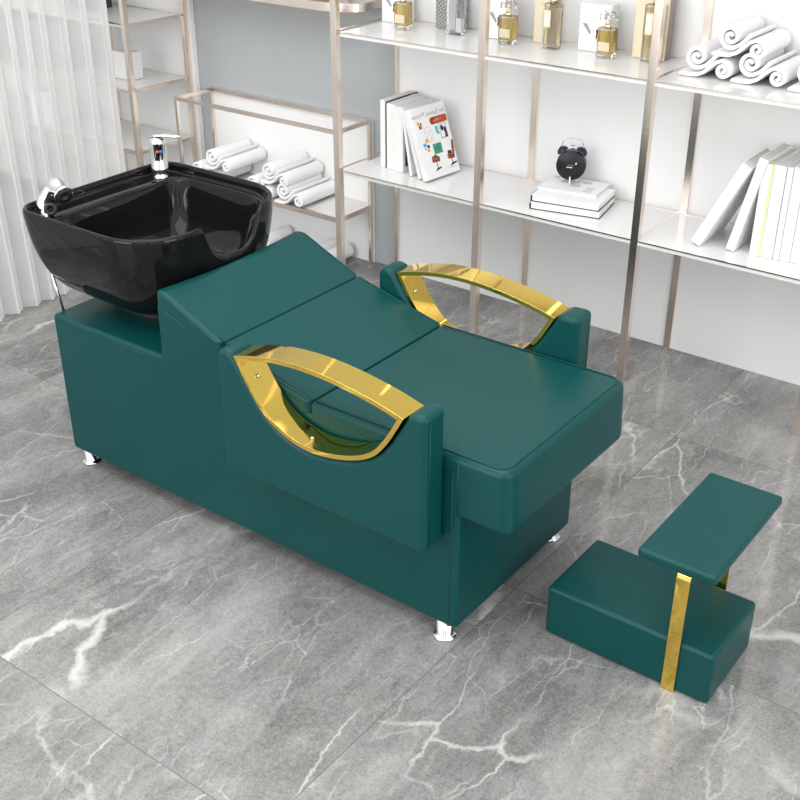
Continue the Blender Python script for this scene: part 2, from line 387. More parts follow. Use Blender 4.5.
# ------------------------------------------------------------------ basin
BX, BY, BZ = -2.362, 2.017, 0.463
basin = thing('shampoo_basin', 'glossy black shampoo basin with neck notch, mounted on the back end of the green lounge', 'basin', (BX, BY, BZ))
def bp_(name, bm, m, **k): return cp(name, bm, m, basin, **k)
def plan(n_per=10):
    """unit plan outline of the rim as (x,y) offsets from centre"""
    hx0, hx1, hy = -0.266, 0.270, 0.280
    pts = []
    def corner(cx, cy, r, a0, a1, n):
        for k in range(n + 1):
            a = math.radians(a0 + (a1 - a0) * k / n); pts.append((cx + r * math.cos(a), cy + r * math.sin(a)))
    def line(a, b, n):
        for k in range(1, n): pts.append((a[0] + (b[0] - a[0]) * k / n, a[1] + (b[1] - a[1]) * k / n))
    r0, r1 = 0.065, 0.160
    line((hx1, -hy + r1), (hx1, hy - r1), 25)
    corner(hx1 - r1, hy - r1, r1, 0, 90, 12)
    line((hx1 - r1, hy), (hx0 + r0, hy), 12)
    corner(hx0 + r0, hy - r0, r0, 90, 180, 10)
    line((hx0, hy - r0), (hx0, -hy + r0), 16)
    corner(hx0 + r0, -hy + r0, r0, 180, 270, 10)
    line((hx0 + r0, -hy), (hx1 - r1, -hy), 12)
    corner(hx1 - r1, -hy + r1, r1, 270, 360, 12)
    # a slight bow on the long sides
    return [(x, y * (1 + 0.012 * math.cos(PI * x / 0.56))) for x, y in pts]
PL = plan(); NP = len(PL)
def notch(x, y):
    if x < 0.10: return 0.0
    t = abs(y - 0.024) / 0.106
    if t >= 1: return 0.0
    return (1 - t ** 3.2) ** 0.75
ZR = 0.762
ztop = [ZR - 0.105 * notch(x, y) for x, y in PL]
bm = bmesh.new(); rows = []
def row(fn): rows.append([bm.verts.new(fn(i, x, y)) for i, (x, y) in enumerate(PL)])
def smoothstep(t): t = max(0, min(1, t)); return t * t * (3 - 2 * t)
# outer wall from the foot up
for zz, s, cx in ((0.480, 0.44, 0.0), (0.490, 0.55, 0.0), (0.502, 0.64, 0.0), (0.520, 0.735, 0.0), (0.548, 0.825, 0.0), (0.580, 0.89, 0.0), (0.620, 0.94, 0.0), (0.66, 0.970, 0.0), (0.70, 0.99, 0.0), (0.735, 1.0, 0.0)):
    row(lambda i, x, y, zz=zz, s=s, cx=cx: (BX + cx + x * s, BY + y * s, 0.463 + (zz - 0.463) * (ztop[i] - 0.463) / (ZR - 0.463)))
nrm = []
for i in range(NP):
    a = Vector(PL[i - 1]); b = Vector(PL[(i + 1) % NP]); t = (b - a).normalized(); nrm.append(Vector((-t.y, t.x)))
def inset(i, d): return PL[i][0] + nrm[i].x * d, PL[i][1] + nrm[i].y * d
for d, dz in ((-0.001, -0.010), (0.001, -0.003), (0.006, 0.0), (0.011, -0.001), (0.015, -0.006), (0.017, -0.022)):
    row(lambda i, x, y, d=d, dz=dz: (BX + inset(i, d)[0], BY + inset(i, d)[1], ztop[i] + dz))
def led(i):   # width of the ledge inside the rim: wide at the tap end
    x, y = PL[i]
    w = 0.032 + 0.060 * smoothstep((-x - 0.12) / 0.13)
    return 0.020 + (w - 0.020) * (1 - notch(x, y))
for f, dz in ((0.0, -0.028), (0.35, -0.030), (1.0, -0.030)):
    row(lambda i, x, y, f=f, dz=dz: (BX + inset(i, 0.019 + (led(i) - 0.019) * f)[0] * (1 if led(i) < .05 else 1), BY + inset(i, 0.019 + (led(i) - 0.019) * f)[1], ztop[i] + dz))
# the ledge corners must not fold: rebuild the opening from a clean rounded outline
OX0, OX1, OY = -0.175, 0.245, 0.250
def opening(i):
    x, y = PL[i]
    u = (x + 0.266) / 0.538
    ox = OX0 + (OX1 - OX0) * u; oy = y * OY / 0.284
    return ox, oy
for v, i in zip(rows[-1], range(NP)):
    ox, oy = opening(i); v.co.x = BX + ox; v.co.y = BY + oy
for v, w, i in zip(rows[-2], rows[-3], range(NP)):
    ox, oy = opening(i); v.co.x = w.co.x * .6 + (BX + ox) * .4; v.co.y = w.co.y * .6 + (BY + oy) * .4
for s, f in ((0.995, 0.03), (0.975, 0.08), (0.94, 0.22), (0.90, 0.42), (0.85, 0.62), (0.76, 0.80), (0.62, 0.91), (0.42, 0.97), (0.2, 1.0), (0.06, 1.01)):
    def fn(i, x, y, s=s, f=f):
        ox, oy = opening(i); cx = 0.03; cz0 = ztop[i] - 0.030
        return (BX + cx + (ox - cx) * s, BY + oy * s, cz0 + (0.548 - cz0) * f)
    row(fn)
for A, B in zip(rows, rows[1:]):
    for i in range(NP):
        j = (i + 1) % NP; bm.faces.new((A[i], A[j], B[j], B[i]))
bm.faces.new(rows[0]); bm.faces.new(rows[-1])
bowl = bp_('bowl', bm, CERAMIC)
sd = bowl.modifiers.new('sub', 'SUBSURF'); sd.levels = 1; sd.render_levels = 1
bm = bmesh.new(); add_lathe(bm, [(0.022, 0.5535), (0.026, 0.5535), (0.026, 0.556), (0.018, 0.558), (0.010, 0.557), (0, 0.557)], 24, Matrix.Translation((BX + .03, BY, 0.0)))
bp_('drain', bm, CHROME)
bm = bmesh.new(); ped = [(BX + 0.132 * math.copysign(abs(math.cos(a)) ** .7, math.cos(a)), BY + 0.134 * math.copysign(abs(math.sin(a)) ** .7, math.sin(a))) for a in [2 * PI * k / 48 for k in range(48)]]
r0 = [bm.verts.new((x, y, 0.4635)) for x, y in ped]; r1 = [bm.verts.new((x, y, 0.4815)) for x, y in ped]
for i in range(48): bm.faces.new((r0[i], r0[(i + 1) % 48], r1[(i + 1) % 48], r1[i]))
bm.faces.new(r0); bm.faces.new(r1)
bp_('pedestal', bm, DARKBASE, smooth=False)
# faucet
FX, FY, FZ = -2.572, 2.226, 0.733
bm = bmesh.new()
add_lathe(bm, [(0.026, -0.003), (0.026, 0.003), (0.0215, 0.006), (0.0195, 0.018), (0.027, 0.023), (0.028, 0.028), (0.025, 0.033), (0.0235, 0.07), (0.0245, 0.100), (0.026, 0.112), (0.019, 0.120), (0, 0.123)], 32, Matrix.Translation((FX, FY, FZ)))
fau = bp_('faucet', bm, CHROME)
bm = bmesh.new()
lev = [(-0.024, 0, .112), (-0.014, 0, .124), (0.005, .002, .129), (0.03, .01, .130), (0.053, .02, .127), (0.074, .028, .128)]
lw_ = [0.016, 0.022, 0.021, 0.015, 0.011, 0.009]; prev = None; RR = []
for (x, y, z), w in zip(lev, lw_):
    RR.append([bm.verts.new((FX + x + .3 * a * 0, FY + y + a, FZ + z + b)) for a, b in ((-w, -.002), (-w * .6, .004), (w * .6, .004), (w, -.002), (w * .5, -.006), (-w * .5, -.006))])
for A, B in zip(RR, RR[1:]):
    for k in range(6): bm.faces.new((A[k], A[(k + 1) % 6], B[(k + 1) % 6], B[k]))
bm.faces.new(RR[0]); bm.faces.new(RR[-1])
lv = cp('lever', bm, CHROME, fau); sd = lv.modifiers.new('sub', 'SUBSURF'); sd.levels = 2; sd.render_levels = 2
for c, dy, nm in (((0.75, 0.08, 0.04), -0.0045, 'hot_mark'), ((0.05, 0.15, 0.75), 0.0045, 'cold_mark')):
    bm = bmesh.new(); dirv = Vector((0.80, -0.60, 0)).normalized(); side = Vector((0.6, 0.8, 0))
    add_lathe(bm, [(0.0048, 0), (0.004, 0.003), (0, 0.004)], 14, Matrix.Translation(Vector((FX, FY, FZ + 0.082)) + dirv * 0.0235 + side * dy) @ dirv.to_track_quat('Z', 'Y').to_matrix().to_4x4())
    o = cp(nm, bm, flat(nm, c, .3), fau); o['label'] = 'small red dot' if nm[0] == 'h' else 'small blue dot'
# hand shower resting in its holder
SX, SY = -2.572, 1.800
bm = bmesh.new()
add_lathe(bm, [(0.020, 0), (0.020, 0.006), (0.014, 0.012), (0.011, 0.026)], 24, Matrix.Translation((SX, SY, 0.731)))
hold = bp_('shower_holder', bm, CHROME)
hd = Vector((0.93, -0.22, -0.30)).normalized()
bm = bmesh.new(); hc = Vector((SX + 0.022, SY + 0.046, 0.790))
Mh = Matrix.Translation(hc) @ hd.to_track_quat('Z', 'Y').to_matrix().to_4x4()
add_lathe(bm, [(0, -0.060), (0.014, -0.056), (0.024, -0.040), (0.024, -0.022), (0.019, -0.008), (0.021, 0.004), (0.0275, 0.012), (0.0275, 0.018), (0.024, 0.019)], 32, Mh)
add_tube(bm, catmull([tuple(hc - hd * 0.04), tuple(hc - hd * 0.052 + Vector((0, -.008, -.01))), (SX - .014, SY + .002, 0.764), (SX, SY, 0.742)], 5), 0.013, 14)
sh = bp_('shower_head', bm, CHROME)
bm = bmesh.new(); add_lathe(bm, [(0.0235, 0.0185), (0.0225, 0.021), (0.017, 0.0205), (0.016, 0.0222), (0.010, 0.0222), (0.009, 0.0195), (0, 0.0195)], 32, Mh)
cp('spray_face', bm, RUBBER, sh)
bm = bmesh.new(); Mc = Matrix.Translation((SX + 0.020, SY + 0.004, 0.752)) @ Vector((0.75, -.55, 0.25)).normalized().to_track_quat('Z', 'Y').to_matrix().to_4x4()
add_lathe(bm, [(0.010, -0.02), (0.017, -0.010), (0.0185, 0.004), (0.017, 0.008), (0.009, 0.009), (0.007, -0.004), (0, -0.005)], 28, Mc)
bp_('hose_socket', bm, RUBBER)
bm = bmesh.new(); add_tube(bm, catmull([(SX + .03, SY - .018, .746), (SX + .040, SY - .028, .737), (SX + .046, SY - .030, .731)], 4), 0.005, 10); bp_('hose_fitting', bm, CHROME)
# thin steel brace at the back
bm = bmesh.new(); add_tube(bm, [(-2.534, 1.782, 0.4625), (-2.552, 1.776, 0.570)], 0.0045, 10); bp_('brace', bm, CHROME)

# ------------------------------------------------------------------ footstool
st = thing('footstool', 'low green leather footstool with raised pad on a gold strap, in front of the lounge', 'footstool', (-0.78, 2.01, 0))
bm = bmesh.new(); add_prism(bm, [(-0.988, 0.001), (-0.575, 0.001), (-0.575, 0.137), (-0.988, 0.137)], 1.892, 2.134); cp('base', bm, LEATHER, st, bevel=0.010, segs=4)
bm = bmesh.new(); add_prism(bm, [(-0.776, 0.322), (-0.597, 0.322), (-0.597, 0.347), (-0.776, 0.347)], 1.884, 2.266); cp('raised_pad', bm, LEATHER, st, bevel=0.008, segs=4)
bm = bmesh.new()
ip = [(1.8905, 0.001), (1.8905, 0.310), (1.8945, 0.318), (1.902, 0.3215), (2.128, 0.3215), (2.136, 0.318), (2.1365, 0.310), (2.1365, 0.001)]
op = [(1.8865, 0.001), (1.8865, 0.311), (1.891, 0.3222), (1.902, 0.3255), (2.128, 0.3255), (2.138, 0.3222), (2.1415, 0.311), (2.1415, 0.001)]
xa, xb = -0.683, -0.652
V = [[bm.verts.new((x, y, z - .004 if z > .3 else z)) for y, z in lp] for x in (xa, xb) for lp in (op, ip)]
n = len(ip)
for i in range(n - 1):
    bm.faces.new((V[0][i], V[0][i + 1], V[2][i + 1], V[2][i])); bm.faces.new((V[1][i], V[3][i], V[3][i + 1], V[1][i + 1]))
    bm.faces.new((V[0][i], V[1][i], V[1][i + 1], V[0][i + 1])); bm.faces.new((V[2][i], V[2][i + 1], V[3][i + 1], V[3][i]))
for i in (0, n - 1): bm.faces.new((V[0][i], V[2][i], V[3][i], V[1][i]))
cp('strap', bm, GOLD, st, bevel=0.0008, segs=2, angle=50)

# ------------------------------------------------------------------ shelving
PF = 3.150   # front plane of the posts
def wchild(name, lo, hi, m, parent, bevel=0, **k):
    o = box(name, lo, hi, m, None, bevel, **k); o.parent = parent
    base = Vector((0, 0, 0)); p = parent
    while p is not None: base += p.location; p = p.parent
    o.data.transform(Matrix.Translation(-base)); return o
unit = thing('display_shelf', 'tall wide display shelf with rose gold posts, white glossy shelves and white back', 'shelf', (-1.75, 3.33, 0))
XS = [-2.657, -2.035, -1.437, -0.832, -0.225]
wchild('back_panel', (-2.620, 3.488, 0.0), (-0.22, 3.503, 2.0), PANEL, unit)
for x in XS:
    wchild('post', (x - 0.013, PF, 0.0), (x + 0.013, PF + 0.024, 2.0), ROSE, unit, bevel=0.001)
    wchild('back_strip', (x + (0.022 if x < -2.5 else 0.004), 3.480, 0.0), (x + (0.036 if x < -2.5 else 0.028), 3.4878, 2.0), ROSE, unit)
for z in (0.505, 1.005, 1.505):
    sh_ = wchild('shelf', (-2.630, PF + 0.004, z - 0.015), (-0.215, 3.4795, z), SHELFW, unit)
    wchild('front_edge', (-2.632, PF + 0.0010, z - 0.003), (-0.213, PF + 0.0045, z + 0.0008), ROSE, sh_)
    wchild('rear_edge', (-2.632, 3.474, z), (-0.213, 3.4795, z + 0.003), ROSE, sh_)
    for x in XS[:1] + XS[2:]:
        wchild('cross_bar', (x - 0.006, PF + 0.024, z - 0.002), (x + 0.006, 3.474, z + 0.0010), ROSE, sh_)

side = thing('side_shelf', 'narrow-posted rose gold shelf with white back, partly behind the sheer curtain', 'shelf', (-4.6, 3.33, 0))
wchild('back_panel', (-5.55, 3.488, 0.0), (-3.735, 3.503, 1.9), PANEL, side)
for x in (-5.53, -4.68, -3.765):
    wchild('post', (x - 0.011, 3.140, 0.0), (x + 0.011, 3.162, 1.9), ROSE, side, bevel=0.001)
    wchild('post', (x - 0.011, 3.466, 0.0), (x + 0.011, 3.4878, 1.9), ROSE, side, bevel=0.001)
for x in (-4.27, ):
    wchild('post', (x - 0.011, 3.466, 0.0), (x + 0.011, 3.4878, 1.9), ROSE, side, bevel=0.001)
for z in (0.10, 0.368, 0.632, 0.898, 1.165, 1.43):
    s_ = wchild('shelf', (-5.52, 3.165, z - 0.010), (-3.776, 3.465, z), SHELFW, side)
    wchild('front_edge', (-5.519, 3.144, z - 0.009), (-3.776, 3.1648, z + 0.001), ROSE, s_)
    wchild('side_bar', (-3.772, 3.162, z - 0.008), (-3.760, 3.466, z + 0.004), ROSE, s_)
    wchild('rear_edge', (-5.519, 3.461, z), (-3.776, 3.4655, z + 0.003), ROSE, s_)
# white edge strip that closes the unit against the grey wall
wchild('edge_strip', (-3.734, 3.480, 0.0), (-3.728, 3.503, 1.9), PANEL, side)

low = thing('towel_rack', 'low rose gold open frame rack with white back against grey wall, holding rolled towels', 'rack', (-3.21, 3.4, 0))
LX0, LX1, LF = -3.648, -2.757, 3.272
wchild('back_panel', (LX0, 3.491, 0.0), (LX1, 3.503, 0.600), PANEL, low)
for x in (LX0, LX1 - 0.014):
    wchild('post', (x, LF, 0.0), (x + 0.014, LF + 0.014, 0.604), ROSE, low, bevel=0.001)
    wchild('post', (x, 3.477, 0.0), (x + 0.014, 3.4905, 0.604), ROSE, low, bevel=0.001)
    for z in (0.590, 0.236):
        wchild('rail', (x, LF + 0.014, z), (x + 0.014, 3.477, z + 0.014 + (.007 if z < .5 else 0)), ROSE, low)
for z in (0.590, 0.236):
    wchild('rail', (LX0 + 0.014, LF, z), (LX1 - 0.014, LF + 0.014, z + 0.014 + (.007 if z < .5 else 0)), ROSE, low)
    wchild('rail', (LX0 + 0.014, 3.477, z), (LX1 - 0.014, 3.4905, z + 0.014 + (.007 if z < .5 else 0)), ROSE, low)
wchild('shelf', (LX0 + 0.0145, LF + 0.0145, 0.248), (LX1 - 0.0145, 3.4765, 0.256), SHELFW, low)

# rounded wall shelf
RS = thing('wall_shelf', 'thick rose gold wall shelf with rounded corners, holding white towels high on grey wall', 'shelf', (-3.2, 3.42, 1.03))
def rounded_plan(x0, x1, yf, yb, r, n=10):
    pts = [(x0, yb)]
    for k in range(n + 1): a = PI + (PI / 2) * k / n; pts.append((x0 + r + r * math.cos(a), yf + r * 0.55 + r * 0.55 * math.sin(a)))
    for k in range(n + 1): a = 1.5 * PI + (PI / 2) * k / n; pts.append((x1 - r + r * math.cos(a), yf + r * 0.55 + r * 0.55 * math.sin(a)))
    pts.append((x1, yb)); return pts
bm = bmesh.new(); pl = rounded_plan(-3.75, -2.700, 3.30, 3.502, 0.17)
a_ = [bm.verts.new((x, y, 1.033)) for x, y in pl]; b_ = [bm.verts.new((x, y, 1.063)) for x, y in pl]; n = len(pl)
for i in range(n): bm.faces.new((a_[i], a_[(i + 1) % n], b_[(i + 1) % n], b_[i]))
bm.faces.new(a_); bm.faces.new(b_)
o = cp('board', bm, ROSE, RS, bevel=0.001, segs=2)

# ------------------------------------------------------------------ curtain
cur = thing('sheer_curtain', 'floor-length sheer white pleated curtain at the left of the room', 'curtain', (-3.5, 1.6, 0))
bm = bmesh.new(); NY, NZ = 560, 22; ya, yb_ = 0.60, 2.885; g = []
rnd = random.Random(3); ph = [0]
for i in range(NY):
    ph.append(ph[-1] + (2 * PI / 0.078) * (yb_ - ya) / NY * (0.9 + 0.22 * math.sin(i * 0.031) + 0.12 * math.sin(i * .083 + 1)))
for k in range(NZ + 1):
    z = 0.012 + 2.45 * k / NZ; r_ = []
    for i in range(NY + 1):
        y = ya + (yb_ - ya) * i / NY; p = ph[i]
        amp = 0.034 * (1 - 0.25 * z / 2.45) * (0.85 + 0.25 * math.sin(i * 0.021 + z))
        x = -3.512 + amp * (math.sin(p) + 0.22 * math.sin(2 * p + 0.8 + z * .6)) + 0.004 * math.sin(7.3 * y + 2 * z)
        yy = y + 0.012 * math.sin(2 * p + .5) + 0.006 * math.sin(z * 2 + y * 4)
        r_.append(bm.verts.new((x, min(yy, 2.895), z + (0.004 * math.sin(p) if k == 0 else 0))))
    g.append(r_)
for A, B in zip(g, g[1:]):
    for i in range(NY): bm.faces.new((A[i], A[i + 1], B[i + 1], B[i]))
cp('drape', bm, CURTAIN, cur)
bm = bmesh.new(); add_tube(bm, [(-3.512, 0.55, 2.47), (-3.512, 2.93, 2.47)], 0.012, 12); cp('rod', bm, CHROME, cur)

# ------------------------------------------------------------------ towels
def scroll_path():
    # big spiral, then trailing layer ending in a fold
    c = (0.057, 0.070); A = []
    for k in range(31):
        t = k / 30; a = PI * 0.2 + (1 - t) * 0 + t * 3.3 * PI; A.append((a, 0.006 + 0.031 * t))
    p1 = [(c[0] + r * math.cos(a + PI * 0.0), c[1] + r * math.sin(a)) for a, r in A]   # ends at bottom (a = 3.5 pi)
    p1 = p1 + [(0.072, 0.035), (0.092, 0.046), (0.110, 0.064), (0.124, 0.082)]
    c2 = (0.153, 0.036); A = []
    p2 = [(0.0, 0.008), (0.03, 0.007), (0.06, 0.009), (0.085, 0.020), (0.105, 0.040), (0.125, 0.058), (0.146, 0.0665)]
    for k in range(1, 24):
        t = k / 23; a = PI / 2 - 0.1 - t * 2.9 * PI; r = 0.0295 - 0.0235 * t
        p2.append((c2[0] + r * math.cos(a), c2[1] + r * math.sin(a)))
    return p1, p2
def ribbon(bm, path, th, y0, y1, wob=0.0):
    n = len(path); P = [Vector(p) for p in path]; sec = []
    for i in range(n):
        t = (P[min(n - 1, i + 1)] - P[max(0, i - 1)]).normalized(); nn = Vector((-t.y, t.x)); sec.append((P[i], nn))
    loop = [p + q * th / 2 for p, q in sec] + [sec[-1][0] + (sec[-1][0] - sec[-2][0]).normalized() * th * .45] + [p - q * th / 2 for p, q in reversed(sec)] + [sec[0][0] - (sec[1][0] - sec[0][0]).normalized() * th * .45]
    m = len(loop); NYY = 6; rows = []; e = th * 0.32
    for yy, sh in ((y0, .55), (y0 + e * .35, .85), (y0 + e, 1.0)) + tuple((y0 + e + (y1 - y0 - 2 * e) * k / NYY, 1.0) for k in range(1, NYY)) + ((y1 - e, 1.0), (y1 - e * .35, .85), (y1, .55)):
        mid = [sec[i][0] for i in range(n)] + [sec[-1][0]] + [sec[i][0] for i in reversed(range(n))] + [sec[0][0]]
        rows.append([bm.verts.new((mid[i].x + (loop[i].x - mid[i].x) * sh, yy, mid[i].y + (loop[i].y - mid[i].y) * sh)) for i in range(m)])
    for A, B in zip(rows, rows[1:]):
        for i in range(m): bm.faces.new((A[i], A[(i + 1) % m], B[(i + 1) % m], B[i]))
    for R in (rows[0], rows[-1]):
        for i in range(n - 1): bm.faces.new((R[i], R[i + 1], R[2 * n - 1 - i], R[2 * n - i]))
        bm.faces.new((R[n - 1], R[n], R[n + 1])); bm.faces.new((R[0], R[2 * n], R[2 * n + 1]))
def make_towel(label, loc, s=1.0, length=0.20, group='rolled white towels', rz=0.0):
    p1, p2 = scroll_path(); bm = bmesh.new()
    ribbon(bm, [(x * s, z * s) for x, z in p1], 0.0125 * s, 0, length); ribbon(bm, [(x * s, z * s) for x, z in p2], 0.0125 * s, 0.0, length)
    o = link('rolled_towel', bm, TOWEL); o.location = loc; o.rotation_euler = (0, 0, rz)
    return tag(o, label, 'towel', group)
def copy_towel(src, label, loc, rz=0.0, group=None):
    o = src.copy(); COL.objects.link(o); o.location = loc; o.rotation_euler = (0, 0, rz); o['label'] = label
    if group: o['group'] = group
    return o
G1 = 'scroll-rolled white towels on the upper display shelf'
tw = make_towel('white scroll-rolled towel at the left of the bottom row beside the golden bottles', (-1.400, 3.262, 1.0055), 0.86, 0.205, G1)
copy_towel(tw, 'white scroll-rolled towel in the middle of the bottom row on the upper shelf', (-1.238, 3.266, 1.0055))
copy_towel(tw, 'white scroll-rolled towel cut off by the right edge of the picture on the upper shelf', (-1.066, 3.264, 1.0055))
copy_towel(tw, 'white scroll-rolled towel lying on top of the two others, upper display shelf', (-1.306, 3.262, 1.0745))
G2 = 'rolled white towels on the low rack'
t2 = make_towel('white rolled towel at the right end of the low rack, bottom row, beside the post', (-3.085, 3.255, 0.2595), 0.84, 0.225, G2)
copy_towel(t2, 'white rolled towel on top of the right pair on the low rack', (-3.160, 3.255, 0.3285))
copy_towel(t2, 'white rolled towel in the middle of the bottom row, mostly behind the black basin', (-3.250, 3.255, 0.2595))
copy_towel(t2, 'white rolled towel on top at the left end of the low rack', (-3.483, 3.255, 0.3285))
copy_towel(t2, 'white rolled towel at the far left of the rack row, under the left top towel', (-3.573, 3.255, 0.2595))
G3 = 'rolled white towels on the bottom of the low rack'
def roll(label, x, z, r, y0=3.31, L=0.155):
    bm = bmesh.new(); M = Matrix.Translation((0, 0, 0)) @ Matrix.Rotation(-PI / 2, 4, 'X')
    path = []
    for k in range(60):
        t = k / 59; a = t * 5.2 * PI; path.append(((0.12 + 0.78 * t) * r * math.cos(a), (0.12 + 0.78 * t) * r * math.sin(a)))
    ribbon(bm, path, r * 0.28, 0, L)
    o = link('rolled_towel', bm, TOWEL); o.location = (x, y0, z); return tag(o, label, 'towel', G3)
roll('white rolled towel low behind the headrest, at the foot of the tall post', -2.872, 0.038, 0.036)
roll('white rolled towel low behind the headrest, just left of the one by the tall post', -2.948, 0.038, 0.036)
roll('white rolled towel low on the rack, peeking out between basin and headrest', -3.215, 0.038, 0.036)
G4 = 'rolled white towels on the rounded wall shelf'
roll('white rolled towel on the rounded wall shelf, nearer the tall post', -2.885, 1.108, 0.042, 3.33, .155)['group'] = G4
roll('white rolled towel on the rounded wall shelf, left of its pair', -2.975, 1.108, 0.042, 3.33, .155)['group'] = G4

# ------------------------------------------------------------------ books
def make_book(label, loc, w, h, d, ry=0.0, rz=0.0, group=None, cover=PAPER, name='book', spine=None, pages=PAGES):
    """standing book: spine towards -Y, thickness along X; origin at bottom front left corner"""
    t = thing(name, label, 'book', loc, rz, group); t.rotation_euler = (0, ry, rz)
    c = 0.0022
    bm = bmesh.new()
    pts = [(0, 0), (0, d), (c, d), (c, c), (w - c, c), (w - c, d), (w, d), (w, 0)]
    lo = [bm.verts.new((x, y, 0)) for x, y in pts]; hi = [bm.verts.new((x, y, h)) for x, y in pts]; n = len(pts)
    for i in range(n): bm.faces.new((lo[i], lo[(i + 1) % n], hi[(i + 1) % n], hi[i]))
    for R in (lo, hi): bm.faces.new((R[0], R[1], R[2], R[3])); bm.faces.new((R[4], R[5], R[6], R[7])); bm.faces.new((R[0], R[3], R[4], R[7]))
    link('cover', bm, cover, t, smooth=False, bevel=0.0006, segs=1)
    box('page_block', (c, c, 0.003), (w - c, d - 0.003, h - 0.003), pages, t)
    if spine:
        (sx0, sx1, m, z0, z1) = spine
        box('spine_stripe', (sx0, -0.0006, z0), (sx1, 0.0, z1), m, t)
    return t
YEL = flat('yellow_print', (0.80, 0.82, 0.05)); GREYP = flat('grey_print', (0.35, 0.35, 0.35)); RED = flat('dark_red_print', (0.25, 0.02, 0.02))
GL = 'white books at the left end of the middle shelf'
SZ = 0.506
make_book('white upright book at the far left end of the row, tallest', (-2.547, 3.275, SZ), 0.022, 0.250, 0.19, group=GL)
bk = make_book('thin black-topped upright magazine between two white books in the left row', (-2.524, 3.277, SZ), 0.007, 0.246, 0.19, group=GL, cover=BLACKP, pages=BLACKP)
box('colour_tip', (-0.0004, 0.150, 0.2461), (0.0074, 0.165, 0.2470), flat('yellow_orange', (0.8, 0.45, 0.03)), bk)
box('colour_tip', (-0.0004, 0.166, 0.2461), (0.0074, 0.178, 0.2470), flat('bright_red', (0.6, 0.02, 0.03)), bk)
make_book('white upright book right after the thin black-topped one', (-2.516, 3.273, SZ), 0.037, 0.243, 0.185, group=GL)
b4 = make_book('white upright book with faint yellow spine line and dark picture on its cover', (-2.478, 3.263, SZ), 0.044, 0.241, 0.18, group=GL, spine=(0.011, 0.013, flat('pale_yellow_print', (0.8, 0.8, 0.45)), 0.0, 0.24))
box('cover_picture', (0.0440, 0.015, 0.02), (0.0446, 0.15, 0.13), BLACKP, b4)
def lean(top_dx, h): return -math.asin(top_dx / h)
make_book('white book leaning lightly on the upright ones, behind the picture-covered book', (-2.392, 3.248, SZ + .0005), 0.012, 0.243, 0.17, ry=-0.165, group=GL)
make_book('plain white book leaning directly behind the picture-covered book', (-2.345, 3.238, SZ + .0005), 0.016, 0.247, 0.17, ry=-0.30, group=GL)
fb = make_book('leaning white book with colourful chair pictures and mirrored title on its cover', (-2.311, 3.222, SZ + .0005), 0.022, 0.258, 0.182, ry=-0.355, rz=-0.10, group=GL)
# cover art: built on the +X face; u runs along +Y, v runs up
def cov(name, polys, m):
    bm = bmesh.new()
    for pl_ in map(art, polys):
        a = [bm.verts.new((0.0221, u, v)) for u, v in pl_]; b = [bm.verts.new((0.0225, u, v)) for u, v in pl_]; n = len(pl_)
        for i in range(n): bm.faces.new((a[i], a[(i + 1) % n], b[(i + 1) % n], b[i]))
        bm.faces.new(a); bm.faces.new(b)
    return link(name, bm, m, fb, smooth=False)
def art(p): return [((u - 0.100) * 1.12 + 0.096, (v - 0.120) * 1.08 + 0.114) for u, v in p]
def rect(u0, v0, u1, v1, sk=0.0): return [(u0, v0), (u1, v0 + sk), (u1, v1 + sk), (u0, v1)]
def ell(cu, cv, a, b, n=18, rot=0): return [(cu + a * math.cos(t) * math.cos(rot) - b * math.sin(t) * math.sin(rot), cv + a * math.cos(t) * math.sin(rot) + b * math.sin(t) * math.cos(rot)) for t in [2 * PI * k / n for k in range(n)]]
W_, H_ = 0.182, 0.262
U = lambda px: px / 210.0 * W_          # fractions read off the cover
RUST = flat('rust_print', (0.50, 0.07, 0.02)); ORANGE = flat('orange_print', (0.85, 0.35, 0.03)); CYAN = flat('cyan_print', (0.03, 0.45, 0.70)); GREEN = flat('green_print', (0.04, 0.28, 0.16)); BROWN = flat('brown_print', (0.25, 0.05, 0.02)); LG = flat('light_grey_print', (0.55, 0.55, 0.54)); PALE = flat('pale_print', (0.80, 0.75, 0.68))
cov('cover_picture', [rect(0.098, 0.186, 0.172, 0.210), ell(0.102, 0.198, 0.012, 0.012)], RUST)
cov('cover_picture', [[(0.104, 0.201), (0.150, 0.204), (0.150, 0.198), (0.104, 0.194)]], PALE)
cov('cover_picture', [rect(0.030, 0.196, 0.041, 0.206), rect(0.044, 0.182, 0.052, 0.192)], ORANGE)
cov('cover_picture', [rect(0.036, 0.182, 0.044, 0.194), rect(0.044, 0.194, 0.050, 0.202)], BLACKP)
def ring(cu, cv, a, b, w=0.0009, n=22):
    o_ = ell(cu, cv, a, b, n); i_ = ell(cu, cv, a - w, b - w, n)
    return [[o_[k], o_[(k + 1) % n], i_[(k + 1) % n], i_[k]] for k in range(n)]
cov('cover_drawing', ring(0.072, 0.158, 0.019, 0.026) + ring(0.072, 0.150, 0.010, 0.013) + [rect(0.056, 0.168, 0.088, 0.1688)], GREYP)
cov('cover_picture', [rect(0.108, 0.158, 0.120, 0.180, -.002), rect(0.112, 0.152, 0.124, 0.158)], CYAN)
cov('cover_picture', [rect(0.128, 0.134, 0.160, 0.136), rect(0.128, 0.182, 0.160, 0.183), rect(0.128, 0.134, 0.129, 0.183), rect(0.159, 0.134, 0.160, 0.183), ell(0.139, 0.168, 0.007, 0.010), ell(0.152, 0.160, 0.006, 0.010), [(0.146, 0.135), (0.160, 0.135), (0.160, 0.156), (0.150, 0.150)]], BLACKP)
cov('cover_picture', [rect(0.036, 0.122, 0.050, 0.134)], CYAN)
